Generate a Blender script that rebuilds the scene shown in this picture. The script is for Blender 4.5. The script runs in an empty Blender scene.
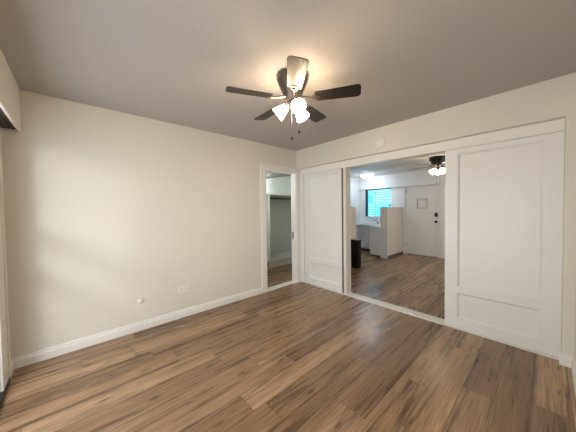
import bpy, bmesh, math, random
from mathutils import Matrix, Vector

# ------------------------------------------------------------------ camera, world, lights, exposure
scene = bpy.context.scene
COL = scene.collection
PI = math.pi

cam_d = bpy.data.cameras.new('camera')
cam_d.sensor_width = 36.0
cam_d.lens = 233.5937 / 576.0 * 36.0
cam_d.clip_start = 0.02
cam = bpy.data.objects.new('camera', cam_d)
COL.objects.link(cam)
Rv = Vector((0.74088, -0.67149, -0.01397)).normalized()
yaw, pitch, roll = 0.8345763303, -0.0262306, -0.0139785
fw = Vector((math.cos(yaw) * math.cos(pitch), math.sin(yaw) * math.cos(pitch), math.sin(pitch)))
r0 = Vector((math.sin(yaw), -math.cos(yaw), 0))
u0 = r0.cross(fw)
rr = math.cos(roll) * r0 + math.sin(roll) * u0
uu = -math.sin(roll) * r0 + math.cos(roll) * u0
mw = Matrix((rr, uu, -fw)).transposed().to_4x4()
mw.translation = Vector((-3.112519, -3.108178, 1.354020))
cam.matrix_world = mw
scene.camera = cam

scene.view_settings.view_transform = 'Standard'
scene.view_settings.look = 'None'
scene.view_settings.gamma = 1.0
scene.view_settings.use_curve_mapping = False
scene.view_settings.exposure = 0.06

# world: bright tropical sky with broken white cloud, seen only through the kitchen window
world = bpy.data.worlds.new('sky')
scene.world = world
world.use_nodes = True
wn, wl = world.node_tree.nodes, world.node_tree.links
bg = wn['Background']
tc = wn.new('ShaderNodeTexCoord')
nz = wn.new('ShaderNodeTexNoise')
nz.inputs['Scale'].default_value = 14.0
nz.inputs['Detail'].default_value = 4.0
rp = wn.new('ShaderNodeValToRGB')
rp.color_ramp.elements[0].position = 0.42
rp.color_ramp.elements[0].color = (0.025, 0.26, 0.46, 1)
rp.color_ramp.elements[1].position = 0.66
rp.color_ramp.elements[1].color = (0.15, 0.52, 0.66, 1)
wl.new(tc.outputs['Generated'], nz.inputs['Vector'])
wl.new(nz.outputs['Fac'], rp.inputs['Fac'])
wl.new(rp.outputs['Color'], bg.inputs['Color'])
bg.inputs['Strength'].default_value = 6.5


def area(name, loc, direction, sx, sy, power, color):
    d = bpy.data.lights.new(name, 'AREA')
    d.shape = 'RECTANGLE'
    d.size, d.size_y = sx, sy
    d.energy = power
    d.color = color
    o = bpy.data.objects.new(name, d)
    COL.objects.link(o)
    o.location = loc
    o.rotation_euler = Vector(direction).to_track_quat('-Z', 'Y').to_euler()
    return o


def point(name, loc, power, color, radius):
    d = bpy.data.lights.new(name, 'POINT')
    d.energy = power
    d.color = color
    d.shadow_soft_size = radius
    o = bpy.data.objects.new(name, d)
    COL.objects.link(o)
    o.location = loc
    return o


# daylight outside the near-room glass door, added far-room fill, kitchen window portal
area('daylight_door', (-3.72, -1.70, 1.03), (1, 0.05, -0.10), 2.5, 1.95, 51, (0.95, 0.975, 1.0))
area('daylight_high_sky', (-4.78, -3.2, 2.15), (1.25, 2.6, -1.1), 0.46, 0.46, 27, (0.93, 0.97, 1.0))
area('far_room_fill', (2.3, -3.40, 1.45), (0, 1, -0.05), 1.9, 1.0, 19, (1.0, 0.98, 0.95))  # fill added to brighten the far room through an invented side window
portal = area('kitchen_window_portal', (4.26, 0.525, 1.54), (-1, 0, 0), 0.86, 0.90, 1, (1, 1, 1))
portal.data.cycles.is_portal = True
point('closet_lamp_light', (-0.05, 1.55, 1.94), 38.0, (0.93, 1.0, 0.97), 0.05)
point('closet_front_fill', (-0.45, 0.75, 1.95), 9.0, (0.95, 1.0, 0.96), 0.06)  # added fill in place of bounce light below the closet shelf

FAN_EMIT = 46.0
FAN_COLOR = (1.0, 0.77, 0.50)
FAR_FAN_EMIT = 22.0
DOME_EMIT = 30.0

# ------------------------------------------------------------------ materials


def new_mat(name):
    m = bpy.data.materials.new(name)
    m.use_nodes = True
    return m, m.node_tree.nodes, m.node_tree.links, m.node_tree.nodes['Principled BSDF']


def plain(name, col, rough=0.5, metal=0.0, spec=0.5, var=0.03, vscale=6.0, bump=0.0, bscale=80.0, coat=0.0):
    """paint / plastic / metal with a slight procedural variation and optional bump"""
    m, n, l, b = new_mat(name)
    b.inputs['Roughness'].default_value = rough
    b.inputs['Metallic'].default_value = metal
    b.inputs['Specular IOR Level'].default_value = spec
    b.inputs['Coat Weight'].default_value = coat
    tc = n.new('ShaderNodeTexCoord')
    nz = n.new('ShaderNodeTexNoise')
    nz.inputs['Scale'].default_value = vscale
    nz.inputs['Detail'].default_value = 3
    l.new(tc.outputs['Object'], nz.inputs['Vector'])
    mx = n.new('ShaderNodeMix')
    mx.data_type = 'RGBA'
    mx.inputs[6].default_value = tuple(c * (1 - var) for c in col) + (1,)
    mx.inputs[7].default_value = tuple(min(1, c * (1 + var)) for c in col) + (1,)
    l.new(nz.outputs['Fac'], mx.inputs[0])
    l.new(mx.outputs[2], b.inputs['Base Color'])
    if bump:
        n2 = n.new('ShaderNodeTexNoise')
        n2.inputs['Scale'].default_value = bscale
        n2.inputs['Detail'].default_value = 5
        n2.inputs['Roughness'].default_value = 0.6
        l.new(tc.outputs['Object'], n2.inputs['Vector'])
        bp = n.new('ShaderNodeBump')
        bp.inputs['Strength'].default_value = bump
        bp.inputs['Distance'].default_value = 0.01
        l.new(n2.outputs['Fac'], bp.inputs['Height'])
        l.new(bp.outputs['Normal'], b.inputs['Normal'])
    return m


def emis(name, col, strength, base=(0.9, 0.9, 0.88)):
    m, n, l, b = new_mat(name)
    b.inputs['Base Color'].default_value = base + (1,)
    b.inputs['Emission Color'].default_value = col + (1,)
    b.inputs['Emission Strength'].default_value = strength
    b.inputs['Roughness'].default_value = 0.4
    return m


def math_node(n, l, op, a, b=None, c=None):
    q = n.new('ShaderNodeMath')
    q.operation = op
    for i, v in enumerate((a, b, c)):
        if v is None:
            continue
        if isinstance(v, (int, float)):
            q.inputs[i].default_value = v
        else:
            l.new(v, q.inputs[i])
    return q.outputs[0]


def floor_material():
    m, n, l, b = new_mat('vinyl_oak_planks')
    tc = n.new('ShaderNodeTexCoord')
    sp = n.new('ShaderNodeSeparateXYZ')
    l.new(tc.outputs['Object'], sp.inputs[0])
    X, Y = sp.outputs[0], sp.outputs[1]
    W, L = 0.18, 1.22
    yr = math_node(n, l, 'DIVIDE', Y, W)
    row = math_node(n, l, 'FLOOR', yr)
    fy = math_node(n, l, 'FRACT', yr)
    wn_ = n.new('ShaderNodeTexWhiteNoise')
    wn_.noise_dimensions = '1D'
    l.new(row, wn_.inputs['W'])
    xs = math_node(n, l, 'ADD', math_node(n, l, 'DIVIDE', X, L), math_node(n, l, 'MULTIPLY', wn_.outputs['Value'], 7.31))
    idx = math_node(n, l, 'FLOOR', xs)
    fx = math_node(n, l, 'FRACT', xs)
    cid = n.new('ShaderNodeCombineXYZ')
    l.new(row, cid.inputs[0])
    l.new(idx, cid.inputs[1])
    wp = n.new('ShaderNodeTexWhiteNoise')
    wp.noise_dimensions = '3D'
    l.new(cid.outputs[0], wp.inputs['Vector'])
    sc = n.new('ShaderNodeSeparateColor')
    l.new(wp.outputs['Color'], sc.inputs[0])
    ra, rb, rc = sc.outputs[0], sc.outputs[1], sc.outputs[2]
    # long wavering grain
    gv = n.new('ShaderNodeCombineXYZ')
    l.new(math_node(n, l, 'ADD', math_node(n, l, 'MULTIPLY', X, 0.75), math_node(n, l, 'MULTIPLY', ra, 37.0)), gv.inputs[0])
    l.new(math_node(n, l, 'MULTIPLY', Y, 14.0), gv.inputs[1])
    l.new(math_node(n, l, 'MULTIPLY', rb, 53.0), gv.inputs[2])
    g1 = n.new('ShaderNodeTexNoise')
    g1.inputs['Scale'].default_value = 1.0
    g1.inputs['Detail'].default_value = 7
    g1.inputs['Roughness'].default_value = 0.68
    g1.inputs['Distortion'].default_value = 0.55
    l.new(gv.outputs[0], g1.inputs['Vector'])
    # fine streaks
    fv = n.new('ShaderNodeCombineXYZ')
    l.new(math_node(n, l, 'ADD', math_node(n, l, 'MULTIPLY', X, 5.0), math_node(n, l, 'MULTIPLY', rc, 11.0)), fv.inputs[0])
    l.new(math_node(n, l, 'MULTIPLY', Y, 110.0), fv.inputs[1])
    l.new(math_node(n, l, 'MULTIPLY', ra, 21.0), fv.inputs[2])
    g2 = n.new('ShaderNodeTexNoise')
    g2.inputs['Scale'].default_value = 1.0
    g2.inputs['Detail'].default_value = 3
    l.new(fv.outputs[0], g2.inputs['Vector'])
    # knots
    kv = n.new('ShaderNodeCombineXYZ')
    l.new(math_node(n, l, 'ADD', math_node(n, l, 'MULTIPLY', X, 2.3), math_node(n, l, 'MULTIPLY', rb, 19.0)), kv.inputs[0])
    l.new(math_node(n, l, 'ADD', math_node(n, l, 'MULTIPLY', Y, 8.5), math_node(n, l, 'MULTIPLY', g1.outputs['Fac'], 0.8)), kv.inputs[1])
    l.new(math_node(n, l, 'MULTIPLY', rc, 0.0), kv.inputs[2])
    vo = n.new('ShaderNodeTexVoronoi')
    vo.voronoi_dimensions = '2D'
    vo.inputs['Scale'].default_value = 1.0
    l.new(kv.outputs[0], vo.inputs['Vector'])
    vsep = n.new('ShaderNodeSeparateColor')
    l.new(vo.outputs['Color'], vsep.inputs[0])
    keep = math_node(n, l, 'GREATER_THAN', vsep.outputs[0], 0.55)
    kr = n.new('ShaderNodeMapRange')
    kr.inputs['From Min'].default_value = 0.03
    kr.inputs['From Max'].default_value = 0.13
    kr.inputs['To Min'].default_value = 1.0
    kr.inputs['To Max'].default_value = 0.0
    l.new(vo.outputs['Distance'], kr.inputs['Value'])
    knot = math_node(n, l, 'MULTIPLY', kr.outputs[0], keep)
    # base colours per plank
    r1 = n.new('ShaderNodeValToRGB')
    e = r1.color_ramp.elements
    e[0].position, e[0].color = 0.0, (0.195, 0.118, 0.063, 1)
    e[1].position, e[1].color = 1.0, (0.385, 0.256, 0.150, 1)
    k = e.new(0.5)
    k.color = (0.295, 0.188, 0.106, 1)
    l.new(ra, r1.inputs['Fac'])
    r2 = n.new('ShaderNodeValToRGB')
    e = r2.color_ramp.elements
    e[0].position, e[0].color = 0.32, (0.28, 0.24, 0.205, 1)
    e[1].position, e[1].color = 0.66, (1.40, 1.38, 1.34, 1)
    k = e.new(0.47)
    k.color = (0.95, 0.93, 0.91, 1)
    l.new(g1.outputs['Fac'], r2.inputs['Fac'])
    mul = n.new('ShaderNodeMix')
    mul.data_type = 'RGBA'
    mul.blend_type = 'MULTIPLY'
    mul.inputs[0].default_value = 1.0
    l.new(r1.outputs['Color'], mul.inputs[6])
    l.new(r2.outputs['Color'], mul.inputs[7])
    r3 = n.new('ShaderNodeMapRange')
    r3.inputs['From Min'].default_value = 0.3
    r3.inputs['From Max'].default_value = 0.7
    r3.inputs['To Min'].default_value = 0.6
    r3.inputs['To Max'].default_value = 1.34
    l.new(g2.outputs['Fac'], r3.inputs['Value'])
    mul2 = n.new('ShaderNodeMix')
    mul2.data_type = 'RGBA'
    mul2.blend_type = 'MULTIPLY'
    mul2.inputs[0].default_value = 1.0
    l.new(mul.outputs[2], mul2.inputs[6])
    l.new(r3.outputs[0], mul2.inputs[7])
    mk = n.new('ShaderNodeMix')
    mk.data_type = 'RGBA'
    mk.inputs[7].default_value = (0.040, 0.022, 0.013, 1)
    l.new(math_node(n, l, 'MULTIPLY', knot, 0.85), mk.inputs[0])
    l.new(mul2.outputs[2], mk.inputs[6])
    # seams
    dy = math_node(n, l, 'MULTIPLY', math_node(n, l, 'MINIMUM', fy, math_node(n, l, 'SUBTRACT', 1.0, fy)), W)
    dx = math_node(n, l, 'MULTIPLY', math_node(n, l, 'MINIMUM', fx, math_node(n, l, 'SUBTRACT', 1.0, fx)), L)
    dm = math_node(n, l, 'MINIMUM', dx, dy)
    seam = n.new('ShaderNodeMapRange')
    seam.inputs['From Min'].default_value = 0.0008
    seam.inputs['From Max'].default_value = 0.0028
    seam.inputs['To Min'].default_value = 1.0
    seam.inputs['To Max'].default_value = 0.0
    l.new(dm, seam.inputs['Value'])
    ms = n.new('ShaderNodeMix')
    ms.data_type = 'RGBA'
    ms.inputs[7].default_value = (0.055, 0.033, 0.02, 1)
    l.new(math_node(n, l, 'MULTIPLY', seam.outputs[0], 0.75), ms.inputs[0])
    l.new(mk.outputs[2], ms.inputs[6])
    l.new(ms.outputs[2], b.inputs['Base Color'])
    rg = n.new('ShaderNodeMapRange')
    rg.inputs['From Min'].default_value = 0.3
    rg.inputs['From Max'].default_value = 0.7
    rg.inputs['To Min'].default_value = 0.23
    rg.inputs['To Max'].default_value = 0.35
    l.new(g1.outputs['Fac'], rg.inputs['Value'])
    l.new(rg.outputs[0], b.inputs['Roughness'])
    b.inputs['Specular IOR Level'].default_value = 0.5
    bp = n.new('ShaderNodeBump')
    bp.inputs['Strength'].default_value = 0.12
    bp.inputs['Distance'].default_value = 0.004
    hh = math_node(n, l, 'SUBTRACT', math_node(n, l, 'MULTIPLY', g2.outputs['Fac'], 0.5), math_node(n, l, 'MULTIPLY', seam.outputs[0], 1.2))
    l.new(hh, bp.inputs['Height'])
    l.new(bp.outputs['Normal'], b.inputs['Normal'])
    return m


M = {}
M['floor'] = floor_material()
M['wall'] = plain('cream_wall_paint', (0.742, 0.706, 0.635), 0.6, var=0.015, vscale=1.5, bump=0.4, bscale=40)
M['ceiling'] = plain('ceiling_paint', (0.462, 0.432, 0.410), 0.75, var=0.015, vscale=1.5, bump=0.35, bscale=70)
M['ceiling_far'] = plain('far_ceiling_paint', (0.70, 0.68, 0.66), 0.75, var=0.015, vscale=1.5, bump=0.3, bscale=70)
M['white_wall'] = plain('white_wall_paint', (0.80, 0.80, 0.79), 0.6, var=0.015, vscale=1.5, bump=0.15, bscale=55)
M['trim'] = plain('white_gloss_trim', (0.84, 0.81, 0.77), 0.35, var=0.012)
M['panel'] = plain('white_panel_paint', (0.815, 0.802, 0.782), 0.28, var=0.012, bump=0.04, bscale=14)
M['door'] = plain('door_paint', (0.78, 0.76, 0.73), 0.4, var=0.012)
M['plate'] = plain('white_plastic', (0.83, 0.80, 0.76), 0.35, var=0.01)
M['slot'] = plain('dark_slot', (0.02, 0.018, 0.016), 0.6)
M['black'] = plain('black_metal', (0.012, 0.011, 0.011), 0.35, metal=0.3)
M['bronze'] = plain('dark_bronze', (0.035, 0.026, 0.02), 0.35, metal=0.6)
M['dark_frame'] = plain('dark_aluminium', (0.02, 0.028, 0.032), 0.45, metal=0.4)
M['nickel'] = plain('dark_pewter_metal', (0.11, 0.095, 0.085), 0.30, metal=0.75)
M['bright_metal'] = plain('brushed_metal', (0.62, 0.58, 0.53), 0.25, metal=1.0)
M['counter'] = plain('white_laminate', (0.86, 0.87, 0.88), 0.25, var=0.02, vscale=30)
M['cabinet'] = plain('grey_white_cabinet_paint', (0.66, 0.67, 0.66), 0.4)
M['bead'] = plain('shadow_grey_bead', (0.40, 0.37, 0.34), 0.5)  # grey stands in for shadow round the recessed peep window
M['toe'] = plain('toe_kick_paint', (0.10, 0.085, 0.07), 0.6)
M['can'] = plain('black_bin_plastic', (0.010, 0.008, 0.007), 0.45, spec=0.2)
M['valance_in'] = plain('dark_track_board', (0.05, 0.044, 0.038), 0.7)  # dark brown board closing the underside of the valance box
M['bag'] = plain('white_bin_liner', (0.75, 0.76, 0.78), 0.35)
M['closet'] = plain('closet_wall_paint', (0.70, 0.72, 0.69), 0.6, var=0.015, bump=0.12, bscale=50)
M['closet_ceiling'] = plain('closet_ceiling_shade', (0.13, 0.125, 0.11), 0.7, var=0.02)  # dark colour stands in for shade on the unlit closet ceiling
M['closet_shelf'] = plain('closet_shelf_paint', (0.72, 0.73, 0.70), 0.45)
M['glow'] = emis('lit_frosted_glass', FAN_COLOR, FAN_EMIT)
M['glow_far'] = emis('lit_frosted_glass_pale', (1.0, 0.80, 0.56), FAR_FAN_EMIT)
M['dome'] = emis('lit_dome_glass', (0.76, 0.88, 1.0), DOME_EMIT)


def blade_material(name, ca, cb):
    m, n, l, b = new_mat(name)
    tc = n.new('ShaderNodeTexCoord')
    mp = n.new('ShaderNodeMapping')
    mp.inputs['Scale'].default_value = (3, 60, 3)
    nz = n.new('ShaderNodeTexNoise')
    nz.inputs['Scale'].default_value = 6.5
    nz.inputs['Detail'].default_value = 5
    r = n.new('ShaderNodeValToRGB')
    r.color_ramp.elements[0].position = 0.3
    r.color_ramp.elements[0].color = ca + (1,)
    r.color_ramp.elements[1].position = 0.7
    r.color_ramp.elements[1].color = cb + (1,)
    l.new(tc.outputs['Object'], mp.inputs[0])
    l.new(mp.outputs[0], nz.inputs['Vector'])
    l.new(nz.outputs['Fac'], r.inputs['Fac'])
    l.new(r.outputs['Color'], b.inputs['Base Color'])
    b.inputs['Roughness'].default_value = 0.36
    b.inputs['Specular IOR Level'].default_value = 0.35
    return m


M['blade'] = blade_material('dark_walnut_blade', (0.009, 0.006, 0.005), (0.026, 0.018, 0.014))
M['blade_far'] = blade_material('dark_brown_blade', (0.016, 0.011, 0.008), (0.05, 0.035, 0.026))

# jalousie glass: pale clear slats
m, n_, l_, b_ = new_mat('jalousie_glass')
b_.inputs['Base Color'].default_value = (0.80, 0.95, 0.98, 1)
b_.inputs['Roughness'].default_value = 0.12
b_.inputs['Transmission Weight'].default_value = 0.5
b_.inputs['IOR'].default_value = 1.45
M['glass'] = m

# ------------------------------------------------------------------ mesh helpers


def box(bm, x0, x1, y0, y1, z0, z1):
    x0, x1 = min(x0, x1), max(x0, x1)
    y0, y1 = min(y0, y1), max(y0, y1)
    z0, z1 = min(z0, z1), max(z0, z1)
    v = [bm.verts.new(c) for c in ((x0, y0, z0), (x1, y0, z0), (x1, y1, z0), (x0, y1, z0),
                                   (x0, y0, z1), (x1, y0, z1), (x1, y1, z1), (x0, y1, z1))]
    for f in ((3, 2, 1, 0), (4, 5, 6, 7), (0, 1, 5, 4), (1, 2, 6, 5), (2, 3, 7, 6), (3, 0, 4, 7)):
        bm.faces.new([v[i] for i in f])


def extrude_poly(bm, pts2, mapper, a, b):
    """closed prism: polygon pts2 swept from parameter a to b; mapper(u, v, t) -> xyz"""
    A = [bm.verts.new(mapper(u, v, a)) for u, v in pts2]
    B = [bm.verts.new(mapper(u, v, b)) for u, v in pts2]
    n = len(pts2)
    bm.faces.new(A)
    bm.faces.new(B[::-1])
    for i in range(n):
        j = (i + 1) % n
        bm.faces.new((A[j], A[i], B[i], B[j]))


def lathe(bm, prof, origin=(0, 0, 0), axis=(0, 0, 1), seg=32, caps=True):
    """revolve (radius, height) profile round axis"""
    q = Vector(axis).to_track_quat('Z', 'Y').to_matrix()
    o = Vector(origin)
    rings = []
    for r, h in prof:
        rings.append([bm.verts.new(o + q @ Vector((r * math.cos(2 * PI * k / seg), r * math.sin(2 * PI * k / seg), h))) for k in range(seg)])
    for a, b in zip(rings[:-1], rings[1:]):
        for k in range(seg):
            j = (k + 1) % seg
            bm.faces.new((a[k], a[j], b[j], b[k]))
    if caps:
        bm.faces.new(rings[0][::-1])
        bm.faces.new(rings[-1])


def tube(bm, pts, r, seg=10):
    pts = [Vector(p) for p in pts]
    rings = []
    for i, p in enumerate(pts):
        t = (pts[min(i + 1, len(pts) - 1)] - pts[max(i - 1, 0)]).normalized()
        ref = Vector((0, 0, 1)) if abs(t.z) < 0.9 else Vector((1, 0, 0))
        s = t.cross(ref).normalized()
        w = s.cross(t)
        rad = r[i] if isinstance(r, (list, tuple)) else r
        rings.append([bm.verts.new(p + rad * (s * math.cos(2 * PI * k / seg) + w * math.sin(2 * PI * k / seg))) for k in range(seg)])
    for a, b in zip(rings[:-1], rings[1:]):
        for k in range(seg):
            j = (k + 1) % seg
            bm.faces.new((a[k], a[j], b[j], b[k]))
    bm.faces.new(rings[0][::-1])
    bm.faces.new(rings[-1])


def obj(name, bm, mat, parent=None, origin=None, bevel=0.0, smooth=False, seg=2):
    """link a bmesh (world coordinates, or local to its parent) as one mesh object; origin moves the pivot"""
    bmesh.ops.recalc_face_normals(bm, faces=bm.faces)
    if origin is not None:
        bmesh.ops.translate(bm, verts=bm.verts, vec=-Vector(origin))
    me = bpy.data.meshes.new(name)
    bm.to_mesh(me)
    bm.free()
    me.materials.append(mat)
    if smooth:
        for p in me.polygons:
            p.use_smooth = True
        try:
            me.set_sharp_from_angle(angle=math.radians(40))
        except Exception:
            pass
    o = bpy.data.objects.new(name, me)
    COL.objects.link(o)
    if origin is not None:
        o.location = origin
    if parent is not None:
        o.parent = parent
    if bevel:
        b = o.modifiers.new('bevel', 'BEVEL')
        b.width = bevel
        b.segments = seg
        b.limit_method = 'ANGLE'
    return o


def tag(o, label=None, cat=None, group=None, kind=None):
    if label:
        o['label'] = label
    if cat:
        o['category'] = cat
    if group:
        o['group'] = group
    if kind:
        o['kind'] = kind
    return o


def empty(name, loc, label, cat, group=None, kind=None):
    o = bpy.data.objects.new(name, None)
    o.empty_display_size = 0.1
    COL.objects.link(o)
    o.location = loc
    return tag(o, label, cat, group, kind)


def struct(name, boxes, mat, label, cat, bevel=0.0, parent=None):
    bm = bmesh.new()
    for b in boxes:
        box(bm, *b)
    o = obj(name, bm, mat, parent, bevel=bevel)
    if parent is None:
        tag(o, label, cat, kind='structure')
    return o


H = 2.44
HK = 2.40      # ceiling of the far room
XC = -3.565    # window-side wall
YD = -3.28     # wall behind the camera's right shoulder
XF = 4.10      # wall with the entry door

# ------------------------------------------------------------------ structure: shell
struct('floor', [(-4.0, 4.4, -3.6, 2.1, -0.08, 0.0)], M['floor'], 'brown oak look vinyl plank floor running through both rooms', 'floor')
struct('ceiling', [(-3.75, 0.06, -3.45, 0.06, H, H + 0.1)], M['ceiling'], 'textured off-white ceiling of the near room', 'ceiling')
struct('ceiling_kitchen', [(0.06, 4.35, -3.45, 1.35, HK, HK + 0.15)], M['ceiling_far'], 'ceiling of the far room and kitchen seen through the wide opening', 'ceiling')

# left long wall (y = 0) with the closet doorway
struct('wall_left', [(-3.75, -0.80, 0, 0.12, 0, H + 0.02), (-0.085, 0.12, 0, 0.12, 0, H + 0.02), (-0.80, -0.085, 0, 0.12, 2.03, H + 0.02)],
       M['wall'], 'long bare cream wall left of the closet doorway', 'wall')
# window-side wall with glass door opening
struct('wall_window', [(XC - 0.14, XC, -0.40, 0.0, 0, H + 0.02), (XC - 0.14, XC, YD, -3.0, 0, H + 0.02), (XC - 0.14, XC, -3.0, -0.40, 2.03, H + 0.02)],
       M['wall'], 'narrow strip of cream wall at the far left edge', 'wall')
struct('wall_near', [(XC - 0.14, 0.12, YD - 0.12, YD, 0, H + 0.02)], M['wall'], 'cream wall meeting the panelled wall at the far right edge', 'wall')
# panelled wall (x = 0): header, right pier
struct('wall_right', [(-0.072, 0.12, YD, 0.0, 2.105, H + 0.02), (-0.070, 0.12, YD, -3.212, 0, 2.105)],
       M['wall'], 'cream wall above the white panels and wide opening', 'wall')
# far-room side backing of the panelled wall
struct('wall_right_backing', [(0.055, 0.12, -0.965, 0.0, 0, 2.105), (0.055, 0.12, -3.212, -2.338, 0, 2.105)],
       M['wall'], 'back of the panelled wall facing the far room', 'wall')
# far room
struct('wall_partition', [(0.12, 1.57, -0.06, 0.06, 0, HK + 0.02)], M['wall'], 'beige partition seen edge-on just inside the wide opening', 'wall')
struct('wall_low_stub', [(1.57, 1.85, -0.06, 0.06, 0, 1.40)], M['wall'], 'short half-height wall behind the black trash can', 'half wall')
struct('wall_low', [(3.08, XF, -0.25, -0.05, 0, 1.39)], M['wall'], 'half-height beige wall screening the kitchen sink beside the entry door', 'half wall')
struct('wall_kitchen_side', [(1.57, XF, 1.18, 1.30, 0, HK + 0.02)], M['white_wall'], 'white kitchen side wall left of the blue window', 'wall')
struct('wall_kitchen_rear', [(1.57, 1.69, 0.06, 1.18, 0, HK + 0.02)], M['white_wall'], 'hidden end wall of the kitchen', 'wall')
struct('wall_far_side', [(0.12, 1.3, -3.42, -3.30, 0, HK + 0.02), (3.3, 4.3, -3.42, -3.30, 0, HK + 0.02), (1.3, 3.3, -3.42, -3.30, 0, 0.92), (1.3, 3.3, -3.42, -3.30, 1.98, HK + 0.02)], M['wall'], 'side wall of the far room', 'wall')
struct('wall_sky_blocker', [(-5.1, -5.0, -4.0, 0.6, -0.1, 2.7), (-5.0, XC - 0.14, -4.1, -4.0, -0.1, 2.7), (-5.0, XC - 0.14, 0.5, 0.6, -0.1, 2.7), (-5.1, XC - 0.14, -4.1, 0.6, 2.6, 2.7), (-5.1, XC - 0.14, -4.1, 0.6, -0.1, 0.0)],
       M['wall'], 'unseen walls added outside the glass door to block the sky', 'wall')  # added enclosure, keeps blue sky light out of the near room
struct('wall_sky_blocker_far', [(1.0, 3.6, -4.6, -4.5, -0.1, 2.7), (0.9, 1.0, -4.6, -3.42, -0.1, 2.7), (3.6, 3.7, -4.6, -3.42, -0.1, 2.7), (0.9, 3.7, -4.6, -3.42, 2.6, 2.7), (0.9, 3.7, -4.6, -3.42, -0.1, 0.0)],
       M['wall'], 'unseen walls added outside the far room to block the sky', 'wall')  # added enclosure, keeps sky light out of the added far-room opening
# wall with kitchen window and entry door: openings for window y .09..955 z 1.09..1.985
wy0, wy1, wz0, wz1 = 0.095, 0.955, 1.09, 1.985
struct('wall_far', [(XF, XF + 0.14, wy1, 1.30, 0, 1.99), (XF, XF + 0.14, wy0, wy1, 0, wz0), (XF, XF + 0.14, -0.30, wy0, 0, 1.99),
                    (XF, XF + 0.14, -3.42, -1.20, 0, 1.99)], M['white_wall'], 'white far wall holding the kitchen window and entry door', 'wall')
struct('wall_far_header', [(XF - 0.07, XF + 0.14, -3.30, 1.18, 1.99, HK + 0.02)], M['white_wall'], 'projecting white band above the kitchen window and entry door', 'wall')

# closet room behind the left wall
def cz(x, y):
    return 2.17 + 0.17 * (x - 0.56) + 0.13 * (1.8 - y)
struct('wall_closet_rear', [(-1.0, 1.57, 1.80, 1.90, 0, 2.6)], M['closet'], 'pale back wall inside the closet', 'wall')
struct('wall_closet_side', [(-1.10, -1.0, 0.12, 1.90, 0, 2.6)], M['closet'], 'hidden side wall of the closet', 'wall')
struct('wall_closet_end', [(1.46, 1.57, 0.06, 1.90, 0, 2.6)], M['closet'], 'hidden end wall of the closet', 'wall')
bm = bmesh.new()
c4 = [(-1.0, 0.12), (1.46, 0.12), (1.46, 1.80), (-1.0, 1.80)]
A_ = [bm.verts.new((x, y, cz(x, y))) for x, y in c4]
B_ = [bm.verts.new((x, y, cz(x, y) + 0.06)) for x, y in c4]
bm.faces.new(A_[::-1]); bm.faces.new(B_)
for i in range(4):
    j = (i + 1) % 4
    bm.faces.new((A_[i], A_[j], B_[j], B_[i]))
tag(obj('ceiling_closet', bm, M['closet_ceiling']), 'sloping ceiling inside the closet, coloured dark as shade', 'ceiling', kind='structure')

# ------------------------------------------------------------------ baseboards and trim
BB = [(0, 0), (0.016, 0), (0.016, 0.066), (0.011, 0.076), (0.011, 0.090), (0.005, 0.100), (0, 0.100)]


def baseboard(name, mapper, a, b, label, prof=BB, mat=None):
    bm = bmesh.new()
    extrude_poly(bm, prof, mapper, a, b)
    return tag(obj(name, bm, mat or M['trim']), label, 'baseboard', kind='structure')


baseboard('baseboard_left', lambda u, v, t: (t, -u, v), XC, -0.89, 'white baseboard along the long cream wall')
baseboard('baseboard_window', lambda u, v, t: (XC + u, t, v), -0.147, 0.0, 'short white baseboard return at the lower left corner')
baseboard('baseboard_right', lambda u, v, t: (-0.070 - u * 1.2, t, v), YD, -3.198, 'short white baseboard right of the large panel')
baseboard('baseboard_near', lambda u, v, t: (t, YD + u, v), XC, -0.070, 'white baseboard at the lower right edge')
baseboard('baseboard_partition', lambda u, v, t: (t, -0.06 - u, v), 0.12, 1.57, 'cream baseboard beside the black trash can')
baseboard('baseboard_half_wall', lambda u, v, t: (t, -0.25 - u * 0.6, v * 0.65), 3.085, XF, 'low baseboard under the half wall, coloured dark as shadow', mat=M['toe'])  # dark material imitates the shadow line at the wall's foot

# closet doorway casing, jamb, sill
struct('trim_closet_casing', [(-0.895, -0.80, -0.02, 0, 0, 2.03), (-0.088, -0.014, -0.02, 0, 0, 2.03), (-0.895, -0.014, -0.02, 0, 2.03, 2.12)],
       M['trim'], 'white casing framing the closet doorway', 'door casing', bevel=0.004)
jb = struct('trim_closet_jamb', [(-0.80, -0.785, -0.012, 0.125, 0.012, 2.03), (-0.100, -0.085, -0.012, 0.125, 0.012, 2.03), (-0.785, -0.100, -0.012, 0.125, 2.015, 2.03)],
            M['trim'], 'white inner jamb of the closet doorway', 'door jamb', bevel=0.002)
struct('strike_plate', [(-0.1035, -0.1005, 0.07, 0.10, 0.80, 0.94)], M['black'], None, None, parent=jb)
struct('trim_closet_sill', [(-0.80, -0.085, -0.018, 0.115, 0, 0.014)], M['trim'], 'white sill strip across the closet doorway floor', 'threshold', bevel=0.003)

# panelled wall trims
struct('trim_opening_head', [(0.003, 0.13, -3.212, -0.0, 2.0, 2.105)], M['trim'], 'white head board running above both panels and the opening', 'trim', bevel=0.003)
struct('trim_corner_post', [(-0.012, 0.05, -0.115, 0.0, 0.014, 2.0)], M['trim'], 'narrow cream post between closet doorway and left panel', 'trim', bevel=0.003)
struct('trim_opening_jamb', [(0.0, 0.13, -1.02, -0.968, 0.014, 2.0)], M['wall'], 'narrow cream jamb at the left of the wide opening', 'door jamb', bevel=0.003)
struct('trim_opening_track', [(-0.014, 0.13, -3.212, -0.0, 0, 0.014)], M['trim'], 'white floor track across the wide opening and under both panels', 'threshold', bevel=0.003)


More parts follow.
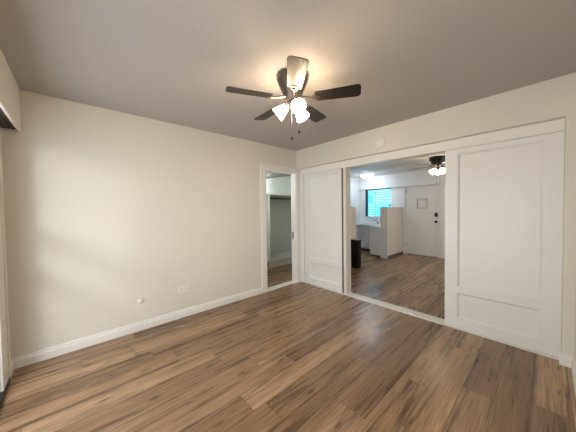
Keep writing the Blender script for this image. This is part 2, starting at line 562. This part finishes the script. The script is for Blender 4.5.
def panel_door(name, y0, y1, iy0, iy1, label):
    """two-panel shaker slab in the x = 0 plane; y0 > y1"""
    bm = bmesh.new()
    xf, xi = 0.004, 0.028
    zb, zt = 0.016, 1.997
    # stiles full height, rails between them
    box(bm, xf, 0.05, iy0, y0, zb, zt)
    box(bm, xf, 0.05, y1, iy1, zb, zt)
    for z0, z1 in ((zb, 0.122), (0.405, 0.468), (1.940, zt)):
        box(bm, xf, 0.05, iy1, iy0, z0, z1)
    root = obj(name, bm, M['panel'], bevel=0.0015, seg=1)
    tag(root, label, 'panel door', kind='structure')
    for z0, z1 in ((0.122, 0.405), (0.468, 1.940)):
        bm = bmesh.new()
        box(bm, xi, 0.045, iy1 - 0.004, iy0 + 0.004, z0 - 0.004, z1 + 0.004)
        obj('inset_panel', bm, M['panel'], root)
        bm = bmesh.new()
        s = 0.016
        o4 = [(iy0, z0), (iy0, z1), (iy1, z1), (iy1, z0)]
        i4 = [(iy0 - s, z0 + s), (iy0 - s, z1 - s), (iy1 + s, z1 - s), (iy1 + s, z0 + s)]
        vo = [bm.verts.new((xf + 0.006, a, b)) for a, b in o4]
        vi = [bm.verts.new((xi - 0.0005, a, b)) for a, b in i4]
        vb = [bm.verts.new((xi + 0.004, a, b)) for a, b in o4]
        vc = [bm.verts.new((xi + 0.004, a, b)) for a, b in i4]
        for i in range(4):
            j = (i + 1) % 4
            bm.faces.new((vo[i], vo[j], vi[j], vi[i]))
            bm.faces.new((vo[i], vb[i], vb[j], vo[j]))
            bm.faces.new((vi[i], vi[j], vc[j], vc[i]))
            bm.faces.new((vb[i], vc[i], vc[j], vb[j]))
        obj('bead_molding', bm, M['panel'], root)
    return root


panel_door('door_1', -0.118, -0.935, -0.226, -0.856, 'white two-panel sliding door left of the wide opening')
panel_door('door_2', -2.336, -3.2115, -2.456, -3.09, 'large white two-panel sliding door right of the wide opening')
struct('trim_panel_edge', [(0.012, 0.05, -0.968, -0.94, 0.016, 1.997)], M['nickel'], 'dark slot beside the left sliding panel', 'trim')

# ------------------------------------------------------------------ entry door in the far wall
dr = empty('door_3', (XF, -0.75, 0), 'white entry door with small square peep window and black locks', 'door', kind='structure')
do = Vector((XF, -0.75, 0))


def part(name, mat, parent, o, boxes, bevel=0.0):
    bm = bmesh.new()
    for b in boxes:
        box(bm, *b)
    bmesh.ops.translate(bm, verts=bm.verts, vec=-Vector(o))
    return obj(name, bm, mat, parent, bevel=bevel)


part('door_slab', M['door'], dr, do, [(XF + 0.02, XF + 0.065, -1.165, -0.885, 0.012, 1.975), (XF + 0.02, XF + 0.065, -0.645, -0.335, 0.012, 1.975),
                                      (XF + 0.02, XF + 0.065, -0.885, -0.645, 0.012, 1.36), (XF + 0.02, XF + 0.065, -0.885, -0.645, 1.60, 1.975)])
part('door_frame', M['door'], dr, do, [(XF - 0.012, XF + 0.14, -1.20, -1.168, 0, 1.99), (XF - 0.012, XF + 0.14, -0.332, -0.30, 0, 1.99), (XF, XF + 0.14, -1.168, -0.332, 1.978, 1.99)], 0.003)
part('door_casing', M['door'], dr, do, [(XF - 0.018, XF, -1.255, -1.20, 0, 1.99), (XF - 0.018, XF, -0.30, -0.262, 0, 1.99)], 0.003)
pw = part('peep_window', M['bead'], dr, do, [(XF + 0.006, XF + 0.0195, -0.897, -0.881, 1.344, 1.616), (XF + 0.006, XF + 0.0195, -0.649, -0.633, 1.344, 1.616),
                                             (XF + 0.006, XF + 0.0195, -0.881, -0.649, 1.344, 1.362), (XF + 0.006, XF + 0.0195, -0.881, -0.649, 1.598, 1.616)], 0.002)
part('peep_window_pane', M['plate'], pw, do, [(XF + 0.05, XF + 0.06, -0.885, -0.645, 1.36, 1.60)])
bm = bmesh.new()
box(bm, -0.012, 0.0195, -0.40, -0.33, 1.115, 1.215)
lathe(bm, [(0.026, 0), (0.024, 0.016), (0.0, 0.017)], (-0.012, -0.365, 1.165), (-1, 0, 0), 20, caps=False)
tag(obj('deadbolt', bm, M['black'], dr, bevel=0.004), 'black deadbolt')
bm = bmesh.new()
lathe(bm, [(0.033, 0), (0.033, 0.008), (0.012, 0.012), (0.012, 0.03), (0.028, 0.04), (0.031, 0.055), (0.024, 0.068), (0.0, 0.07)], (0.02, -0.365, 0.975), (-1, 0, 0), 20, caps=False)
tag(obj('door_knob', bm, M['black'], dr, smooth=True), 'black door knob')
for z in (1.78, 0.25):
    part('hinge', M['nickel'], dr, do, [(XF + 0.004, XF + 0.02, -0.340, -0.326, z, z + 0.10)])
part('door_sill', M['toe'], dr, do, [(XF - 0.01, XF + 0.14, -1.168, -0.332, 0, 0.011)])

w2 = empty('added_window', (2.3, -3.36, 0.92), 'unseen window added in the far room side wall for fill light', 'window', kind='structure')  # unseen window, added to let fill light into the far room
part('window_frame', M['trim'], w2, w2.location, [(1.3, 3.3, -3.40, -3.32, 0.92, 0.96), (1.3, 3.3, -3.40, -3.32, 1.94, 1.98), (1.3, 1.34, -3.40, -3.32, 0.96, 1.94), (3.26, 3.3, -3.40, -3.32, 0.96, 1.94), (2.28, 2.32, -3.38, -3.34, 0.96, 1.94)], 0.003)

# ------------------------------------------------------------------ kitchen jalousie window
wr = empty('window_1', (XF + 0.05, (wy0 + wy1) / 2, wz0), 'bright blue louvered kitchen window above the sink', 'window', kind='structure')
wo = Vector(wr.location)
part('window_frame', M['trim'], wr, wo, [(XF + 0.02, XF + 0.10, wy0, wy0 + 0.025, wz0, wz1),
                                         (XF + 0.02, XF + 0.10, wy0, wy1, wz0, wz0 + 0.02)], 0.002)
part('dark_frame_post', M['dark_frame'], wr, wo, [(XF - 0.012, XF + 0.10, wy1 - 0.045, wy1, wz0, wz1), (XF - 0.012, XF + 0.1, wy0, wy1, wz1 - 0.012, wz1 + 0.004)])
part('mullion', M['trim'], wr, wo, [(XF + 0.045, XF + 0.075, 0.62, 0.638, wz0, wz1)])
ns = 11
for k in range(ns):
    zc = wz0 + 0.06 + (wz1 - wz0 - 0.09) * k / (ns - 1)
    bm = bmesh.new()
    box(bm, -0.055, 0.055, -(wy1 - wy0) / 2 + 0.027, (wy1 - wy0) / 2 - 0.047, -0.003, 0.003)
    sl = obj('louver', bm, M['glass'], wr)
    bm = bmesh.new()
    box(bm, -0.0575, -0.0552, -(wy1 - wy0) / 2 + 0.027, (wy1 - wy0) / 2 - 0.047, -0.006, 0.006)
    obj('louver_edge', bm, M['dark_frame'], sl)
    sl.location = (0.012, 0, zc - wz0)
    sl.rotation_euler = (0, math.radians(14), 0)
for y, z in ((0.33, 1.37), (0.14, 1.42)):
    part('louver_crank', M['black'], wr, wo, [(XF - 0.03, XF + 0.02, y - 0.012, y + 0.012, z, z + 0.06)], 0.003)
part('window_sill', M['trim'], wr, wo, [(XF - 0.03, XF + 0.1, wy0 - 0.02, wy1 + 0.02, wz0 - 0.025, wz0)], 0.004)

# ------------------------------------------------------------------ glass door opening by the camera's left (only its casing end shows)
gd = empty('door_4', (XC, -1.7, 0), 'cream casing and dark sill of a glass door at the far left edge', 'door', kind='structure')
go = Vector(gd.location)
part('door_casing', M['wall'], gd, go, [(XC, XC + 0.014, -0.40, -0.148, 0.0, 2.03), (XC, XC + 0.014, -3.1, -3.0, 0, 2.03), (XC, XC + 0.014, -3.1, -0.148, 2.03, 2.06),
                                       (XC + 0.0141, XC + 0.020, -0.215, -0.165, 0.0, 2.03)], 0.004)
part('door_frame', M['dark_frame'], gd, go, [(XC - 0.12, XC - 0.02, -0.44, -0.40, 0, 2.03), (XC - 0.12, XC - 0.02, -3.0, -2.96, 0, 2.03),
                                            (XC - 0.12, XC - 0.02, -2.96, -0.44, 1.99, 2.03), (XC - 0.10, XC - 0.04, -1.73, -1.67, 0.02, 1.99),
                                            (XC - 0.10, XC - 0.04, -2.96, -0.44, 1.29, 1.37), (XC - 0.10, XC - 0.04, -2.96, -0.44, 0.98, 1.05)])
part('door_sill', M['dark_frame'], gd, go, [(XC - 0.14, XC + 0.022, -3.0, -0.216, 0, 0.03)])

# ------------------------------------------------------------------ valance box along the window-side wall
vr = empty('valance_box', (XC, -1.64, 2.065), 'cream valance box with dark underside in the upper left corner', 'valance')
vo_ = Vector(vr.location)
part('front_board', M['wall'], vr, vo_, [(-3.468, -3.45, YD + 0.002, -0.002, 2.065, H - 0.001)])
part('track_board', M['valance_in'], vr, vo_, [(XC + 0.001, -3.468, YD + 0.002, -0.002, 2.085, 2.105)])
bm = bmesh.new()
tube(bm, [(-3.515, YD + 0.05, 2.078), (-3.515, -0.12, 2.078)], 0.008)
bmesh.ops.translate(bm, verts=bm.verts, vec=-vo_)
obj('curtain_rail', bm, M['black'], vr, smooth=True)

# ------------------------------------------------------------------ closet fittings
cs = empty('closet_shelf', (0.6, 1.475, 1.70), 'white upper shelf inside the closet above the hanging rod', 'shelf')
co = Vector(cs.location)
part('shelf_board', M['closet_shelf'], cs, co, [(-0.2, 1.459, 1.15, 1.799, 1.70, 1.727)], 0.002)
part('shelf_support', M['closet_shelf'], cs, co, [(0.175, 0.20, 1.152, 1.799, 0.196, 1.699)])
part('cleat', M['closet_shelf'], cs, co, [(0.201, 1.459, 1.775, 1.799, 1.60, 1.699)])
bm = bmesh.new()
tube(bm, [(0.2005, 1.36, 1.635), (1.4595, 1.36, 1.635)], 0.016, 14)
tag(obj('clothes_rod', bm, M['bronze'], None, origin=(0.83, 1.36, 1.635), smooth=True), 'dark hanging rod running under the closet shelf', 'closet rod')
lw = empty('low_closet_shelf', (0.6, 1.475, 0.0), 'low white platform shelf near the closet floor', 'shelf')
lo = Vector(lw.location)
part('shelf_board', M['closet_shelf'], lw, lo, [(0.175, 1.459, 1.14, 1.799, 0.168, 0.195)], 0.003)
part('base_board', M['closet_shelf'], lw, lo, [(0.175, 1.459, 1.19, 1.21, 0.0, 0.1675)], 0.002)

# ------------------------------------------------------------------ small wall fittings
op = empty('wall_outlet', (-2.12, 0, 0.362), 'white horizontal power outlet low on the long cream wall', 'outlet')
bm = bmesh.new()
box(bm, -0.066, 0.066, -0.007, 0, -0.041, 0.041)
obj('cover_plate', bm, M['plate'], op, bevel=0.003)
for sx in (-0.028, 0.028):
    bm = bmesh.new()
    box(bm, sx - 0.017, sx + 0.017, -0.010, -0.007, -0.016, 0.016)
    so = obj('socket', bm, M['plate'], op, bevel=0.001)
    bm = bmesh.new()
    for dz in (-0.007, 0.006):
        box(bm, sx - 0.008, sx + 0.004, -0.0106, -0.0098, dz - 0.002, dz + 0.002)
    box(bm, sx + 0.008, sx + 0.013, -0.0106, -0.0098, -0.003, 0.003)
    obj('socket_slot', bm, M['slot'], so)
bm = bmesh.new()
lathe(bm, [(0.034, 0), (0.034, 0.004), (0.026, 0.010), (0.0, 0.011)], (0, 0, 0), (0, -1, 0), 24, caps=False)
o = obj('blank_cover', bm, M['wall'], smooth=True)
o.location = (-2.59, 0, 0.335)
tag(o, 'small round cream blank cover low on the cream wall, left of the outlet', 'cover plate')

sd = empty('smoke_detector', (-0.072, -1.615, 2.238), 'round white smoke detector on the wall above the wide opening', 'smoke detector')
bm = bmesh.new()
lathe(bm, [(0.072, 0), (0.072, 0.010), (0.068, 0.014), (0.0, 0.014)], (0, 0, 0), (-1, 0, 0), 40, caps=False)
obj('base_ring', bm, M['plate'], sd, smooth=True)
bm = bmesh.new()
lathe(bm, [(0.065, 0.0141), (0.065, 0.022), (0.056, 0.029), (0.0, 0.030)], (0, 0, 0), (-1, 0, 0), 40, caps=False)
obj('cover', bm, M['plate'], sd, smooth=True)
bm = bmesh.new()
lathe(bm, [(0.008, 0.0285), (0.008, 0.0325), (0.0, 0.0326)], (0, -0.02, -0.022), (-1, 0, 0), 16, caps=False)
obj('test_button', bm, M['plate'], sd, smooth=True)

lp = empty('switch_plate', (3.33, -0.25, 0.97), 'pale switch plate on the half wall beside the entry door', 'light switch')
bm = bmesh.new()
box(bm, -0.055, 0.055, -0.012, 0, -0.085, 0.085)
obj('cover_plate', bm, M['plate'], lp, bevel=0.004)
bm = bmesh.new()
box(bm, -0.012, 0.012, -0.022, -0.012, -0.025, 0.025)
obj('toggle', bm, M['plate'], lp, bevel=0.002)

# ------------------------------------------------------------------ kitchen units
def cabinet(x0, x1, y0, y1, label, doors, zt=0.825):
    """base cabinet whose doors face -x"""
    o = Vector(((x0 + x1) / 2, (y0 + y1) / 2, 0))
    r = empty('base_cabinet', o, label, 'kitchen cabinet', 'kitchen base cabinets')
    part('body', M['cabinet'], r, o, [(x0 + 0.02, x1, y0, y1, 0.10, zt)])
    part('toe_kick', M['toe'], r, o, [(x0 + 0.06, x1, y0, y1, 0, 0.0995)])
    w = (y1 - y0) / doors
    for k in range(doors):
        a, b = y0 + k * w + 0.004, y0 + (k + 1) * w - 0.004
        d = part('cabinet_door', M['cabinet'], r, o, [(x0, x0 + 0.019, a, b, 0.115, 0.65)], 0.002)
        part('knob', M['bright_metal'], d, o, [(x0 - 0.02, x0, b - 0.05, b - 0.03, 0.585, 0.605)], 0.004)
        d = part('drawer_front', M['cabinet'], r, o, [(x0, x0 + 0.019, a, b, 0.66, zt - 0.012)], 0.002)
        part('knob', M['bright_metal'], d, o, [(x0 - 0.02, x0, (a + b) / 2 - 0.01, (a + b) / 2 + 0.01, 0.715, 0.735)], 0.004)
    return r


cabinet(3.62, XF - 0.002, 0.24, 0.97, 'pale grey sink cabinet below the kitchen window', 2)
# end unit standing against the half wall: plain panel towards us
o = Vector((3.6, 0.09, 0))
r = empty('base_cabinet', o, 'plain pale end cabinet against the kitchen half wall', 'kitchen cabinet', 'kitchen base cabinets')
part('body', M['cabinet'], r, o, [(3.08, XF - 0.002, -0.048, 0.238, 0.075, 0.825)])
part('toe_kick', M['toe'], r, o, [(3.13, XF - 0.002, -0.048, 0.238, 0, 0.0745)])
part('end_panel', M['cabinet'], r, o, [(3.062, 3.0795, -0.256, 0.238, 0.06, 0.825)], 0.002)
o = Vector((3.86, 1.075, 0))
r = empty('base_cabinet', o, 'added narrow white cabinet standing in for the lit kitchen wall', 'kitchen cabinet', 'kitchen base cabinets')  # added cabinet, white in place of the brightly lit side wall
part('body', M['counter'], r, o, [(3.64, XF - 0.002, 0.974, 1.178, 0.10, 0.825)])
part('toe_kick', M['toe'], r, o, [(3.68, XF - 0.002, 0.974, 1.178, 0, 0.0995)])
part('cabinet_door', M['counter'], r, o, [(3.62, 3.639, 0.978, 1.176, 0.115, 0.815)], 0.002)

ct = empty('countertop', (3.85, 0.56, 0.826), 'white L-shaped kitchen countertop below the window', 'countertop')
o = Vector(ct.location)
part('slab', M['counter'], ct, o, [(3.58, XF, 0.238, 1.179, 0.826, 0.868), (3.05, XF, -0.048, 0.2375, 0.826, 0.868)], 0.003)
part('backsplash', M['counter'], ct, o, [(4.08, XF, -0.04, 1.179, 0.8685, 0.97)], 0.002)
part('sink', M['bright_metal'], ct, o, [(3.66, 4.02, 0.36, 0.40, 0.868, 0.873), (3.66, 4.02, 0.82, 0.86, 0.868, 0.873), (3.66, 3.70, 0.40, 0.82, 0.868, 0.873),
                                       (3.98, 4.02, 0.40, 0.82, 0.868, 0.873), (3.70, 3.98, 0.40, 0.82, 0.868, 0.8695)])

fr = empty('kitchen_faucet', (3.78, 0.38, 0.8735), 'black kitchen faucet with curved spout beside the half wall', 'faucet')
fr.scale = (0.68, 0.68, 0.68)
bm = bmesh.new()
lathe(bm, [(0.03, 0), (0.03, 0.012), (0.02, 0.02), (0.018, 0.10), (0.0, 0.105)], (0, 0, 0), (0, 0, 1), 20, caps=False)
obj('faucet_body', bm, M['black'], fr, smooth=True)
bm = bmesh.new()
tube(bm, [(0, 0, 0.07)] + [(-0.02 * math.sin(t), 0.02 + 0.11 * (1 - math.cos(t)) - 0.02, 0.09 + 0.10 * math.sin(t)) for t in (0.3, 0.7, 1.1, 1.57, 2.0, 2.5)], 0.013)
obj('spout', bm, M['black'], fr, smooth=True)
bm = bmesh.new()
tube(bm, [(0, 0, 0.10), (-0.03, -0.02, 0.125), (-0.07, -0.05, 0.14)], 0.008)
obj('lever', bm, M['black'], fr, smooth=True)

# ------------------------------------------------------------------ trash can
tr = empty('trash_can', (1.66, -0.168, 0), 'tall black trash can standing against the short half wall', 'trash can')


def rrect(w, d, rad, z, k=6):
    out = []
    for cx, cy, a0 in ((w - rad, d - rad, 0), (-w + rad, d - rad, PI / 2), (-w + rad, -d + rad, PI), (w - rad, -d + rad, 1.5 * PI)):
        for i in range(k + 1):
            a = a0 + PI / 2 * i / k
            out.append((cx + rad * math.cos(a), cy + rad * math.sin(a), z))
    return out


def loft(bm, loops, close=True):
    R_ = [[bm.verts.new(p) for p in lp_] for lp_ in loops]
    for a, b in zip(R_[:-1], R_[1:]):
        n = len(a)
        for i in range(n):
            j = (i + 1) % n
            bm.faces.new((a[i], a[j], b[j], b[i]))
    if close:
        bm.faces.new(R_[0][::-1])
        bm.faces.new(R_[-1])


bm = bmesh.new()
loft(bm, [rrect(0.082, 0.082, 0.035, 0.0), rrect(0.086, 0.086, 0.035, 0.02), rrect(0.094, 0.094, 0.038, 0.60), rrect(0.094, 0.094, 0.038, 0.615)])
obj('bin_body', bm, M['can'], tr, smooth=True)
bm = bmesh.new()
loft(bm, [rrect(0.098, 0.098, 0.04, 0.6155), rrect(0.100, 0.100, 0.042, 0.625), rrect(0.100, 0.100, 0.042, 0.645), rrect(0.086, 0.086, 0.036, 0.648),
          rrect(0.083, 0.083, 0.034, 0.630)])
obj('rim', bm, M['can'], tr, smooth=True)
bm = bmesh.new()
loft(bm, [rrect(0.080, 0.080, 0.034, 0.6305), rrect(0.080, 0.080, 0.034, 0.640), rrect(0.045, 0.045, 0.02, 0.650)])
obj('lid', bm, M['bag'], tr, smooth=True)
bm = bmesh.new()
box(bm, -0.04, 0.04, -0.105, -0.0855, 0.0, 0.018)
obj('foot_pedal', bm, M['can'], tr, bevel=0.003)

# ------------------------------------------------------------------ kitchen dome light
kl = empty('ceiling_light', (3.46, 0.54, HK), 'glowing round dome light on the kitchen ceiling', 'ceiling light')
bm = bmesh.new()
lathe(bm, [(0.195, 0), (0.195, -0.025), (0.185, -0.03), (0.0, -0.03)], (0, 0, 0), (0, 0, 1), 40, caps=False)
obj('base_ring', bm, M['plate'], kl, smooth=True)
bm = bmesh.new()
lathe(bm, [(0.178, -0.031), (0.172, -0.055), (0.145, -0.085), (0.09, -0.106), (0.03, -0.114), (0.0, -0.115)], (0, 0, 0), (0, 0, 1), 40, caps=False)
obj('dome_shade', bm, M['dome'], kl, smooth=True)

# ------------------------------------------------------------------ ceiling fans
def make_fan(loc, label, zblade, blade_r, az0, mat_h, mat_b, mat_iron, mat_glow, housing, shade_az, shade_r, blade_w, chain_pts, pitch_deg=-11):
    """hugger fan; all heights are measured down from the ceiling"""
    r = empty('ceiling_fan', loc, label, 'ceiling fan', 'ceiling fans with lamps')
    bm = bmesh.new()
    lathe(bm, housing, (0, 0, 0), (0, 0, 1), 48, caps=False)
    hs = obj('motor_housing', bm, mat_h, r, smooth=True)
    # blades
    bl_me = ir_me = None
    for k in range(5):
        a = math.radians(az0 + 72 * k)
        if bl_me is None:
            bm = bmesh.new()
            x0, x1 = 0.185, blade_r
            w0, w1 = blade_w * 0.80, blade_w
            prof = [(x0, -w0 / 2), (x0 + 0.02, -w0 / 2 - 0.004)]
            for i in range(7):
                t = i / 6
                prof.append((x0 + 0.03 + (x1 - 0.03 - x0 - 0.03) * t, -(w0 + (w1 - w0) * t) / 2 - 0.005))
            for i in range(1, 6):
                t = -PI / 2 + PI / 2 * i / 5
                prof.append((x1 - 0.03 + 0.03 * math.cos(t), -(w1 / 2 + 0.005 - 0.03) + 0.03 * math.sin(t)))
            prof += [(x, -y) for x, y in prof[::-1]]
            extrude_poly(bm, prof, lambda u, v, t: (u, v, t), -0.003, 0.003)
            b = obj('blade', bm, mat_b, r, bevel=0.001, seg=1)
            bl_me = b.data
            bm = bmesh.new()
            tube(bm, [(0.062, 0, 0.016), (0.10, 0, 0.006), (0.14, 0, -0.002), (0.19, 0, -0.0075)], [0.011, 0.010, 0.009, 0.007], 8)
            # ring-shaped plate of the blade iron
            for (rx, ry, cx, hh) in ((0.036, 0.026, 0.185, 0.005),):
                outer = [(cx + rx * math.cos(t), ry * math.sin(t)) for t in [2 * PI * i / 20 for i in range(20)]]
                inner = [(cx + rx * 0.55 * math.cos(t), ry * 0.5 * math.sin(t)) for t in [2 * PI * i / 20 for i in range(20)]]
                loops = []
                for z in (-0.0035, -0.0035 - hh):
                    loops.append([bm.verts.new((x, y, z)) for x, y in outer])
                    loops.append([bm.verts.new((x, y, z)) for x, y in inner])
                ot, it_, ob, ib = loops
                for i in range(20):
                    j = (i + 1) % 20
                    bm.faces.new((ot[i], ot[j], it_[j], it_[i]))
                    bm.faces.new((ob[i], ib[i], ib[j], ob[j]))
                    bm.faces.new((ot[i], ob[i], ob[j], ot[j]))
                    bm.faces.new((it_[i], it_[j], ib[j], ib[i]))
            q = obj('blade_iron', bm, mat_iron, b, smooth=True)
            ir_me = q.data
        else:
            b = bpy.data.objects.new('blade', bl_me)
            COL.objects.link(b)
            b.parent = r
            md = b.modifiers.new('bevel', 'BEVEL')
            md.width, md.segments, md.limit_method = 0.001, 1, 'ANGLE'
            q = bpy.data.objects.new('blade_iron', ir_me)
            COL.objects.link(q)
            q.parent = b
        b.location = (0, 0, zblade)
        b.rotation_euler = (math.radians(pitch_deg), 0, a)
    # light kit
    hb = housing[-1][1]
    bm = bmesh.new()
    lathe(bm, [(0.050, hb - 0.001), (0.050, hb - 0.025), (0.040, hb - 0.045), (0.018, hb - 0.052), (0.0, hb - 0.054)], (0, 0, 0), (0, 0, 1), 32, caps=False)
    lk = obj('light_kit', bm, mat_h, r, smooth=True)
    zl = hb - 0.03
    for az in shade_az:
        a = math.radians(az)
        d = Vector((math.cos(a), math.sin(a), -0.78)).normalized()
        s0 = Vector((math.cos(a) * 0.045, math.sin(a) * 0.045, zl + 0.004))
        bm = bmesh.new()
        lathe(bm, [(0.016, -0.012), (0.022, 0.0), (0.024, 0.020), (0.0, 0.021)], s0, d, 20)
        obj('lamp_socket', bm, mat_iron, r, smooth=True)
        bm = bmesh.new()
        lathe(bm, [(0.0255, 0.012), (0.033, 0.030), (0.043, 0.060), (0.051, 0.088), (shade_r, 0.112), (shade_r - 0.003, 0.112), (0.048, 0.088),
                   (0.040, 0.060), (0.030, 0.032), (0.0, 0.028)], s0, d, 28, caps=False)
        obj('lamp_shade', bm, mat_glow, r, smooth=True)
    for (cx, cy, zb) in chain_pts:
        bm = bmesh.new()
        tube(bm, [(cx * 0.6, cy * 0.6, hb - 0.05), (cx, cy, hb - 0.075), (cx, cy, zb + 0.012)], 0.001, 6)
        c = obj('pull_chain', bm, M['nickel'], r)
        bm = bmesh.new()
        lathe(bm, [(0.0, -0.012), (0.007, -0.009), (0.0105, 0.0), (0.008, 0.008), (0.0, 0.012)], (cx, cy, zb), (0, 0, 1), 14, caps=False)
        obj('chain_knob', bm, M['black'], c, smooth=True)
    return r


HOUS = [(0.0, 0.0), (0.118, 0.0), (0.126, -0.008), (0.128, -0.030), (0.122, -0.052), (0.105, -0.090), (0.086, -0.130), (0.074, -0.165), (0.066, -0.185), (0.060, -0.205), (0.0, -0.206)]
make_fan((-1.78, -1.716, H), 'five-blade dark ceiling fan with three lit glass shades in the near room', -0.19, 0.53, 14.2,
         M['nickel'], M['blade'], M['nickel'], M['glow'], HOUS, (125, 245, 5), 0.058, 0.125,
         [(0.030, -0.036, -0.455), (-0.010, 0.006, -0.503)])
HOUS2 = [(0.0, 0.0), (0.158, 0.0), (0.166, -0.012), (0.160, -0.060), (0.135, -0.085), (0.126, -0.11), (0.095, -0.165), (0.075, -0.19), (0.06, -0.215), (0.0, -0.216)]
make_fan((2.47, -1.60, HK), 'black ceiling fan with lit shades hanging in the far room, beyond the opening', -0.165, 0.58, 10.0,
         M['black'], M['blade_far'], M['bronze'], M['glow_far'], HOUS2, (140, 250, 15), 0.056, 0.13,
         [(0.03, -0.03, -0.50), (-0.02, 0.02, -0.53)])
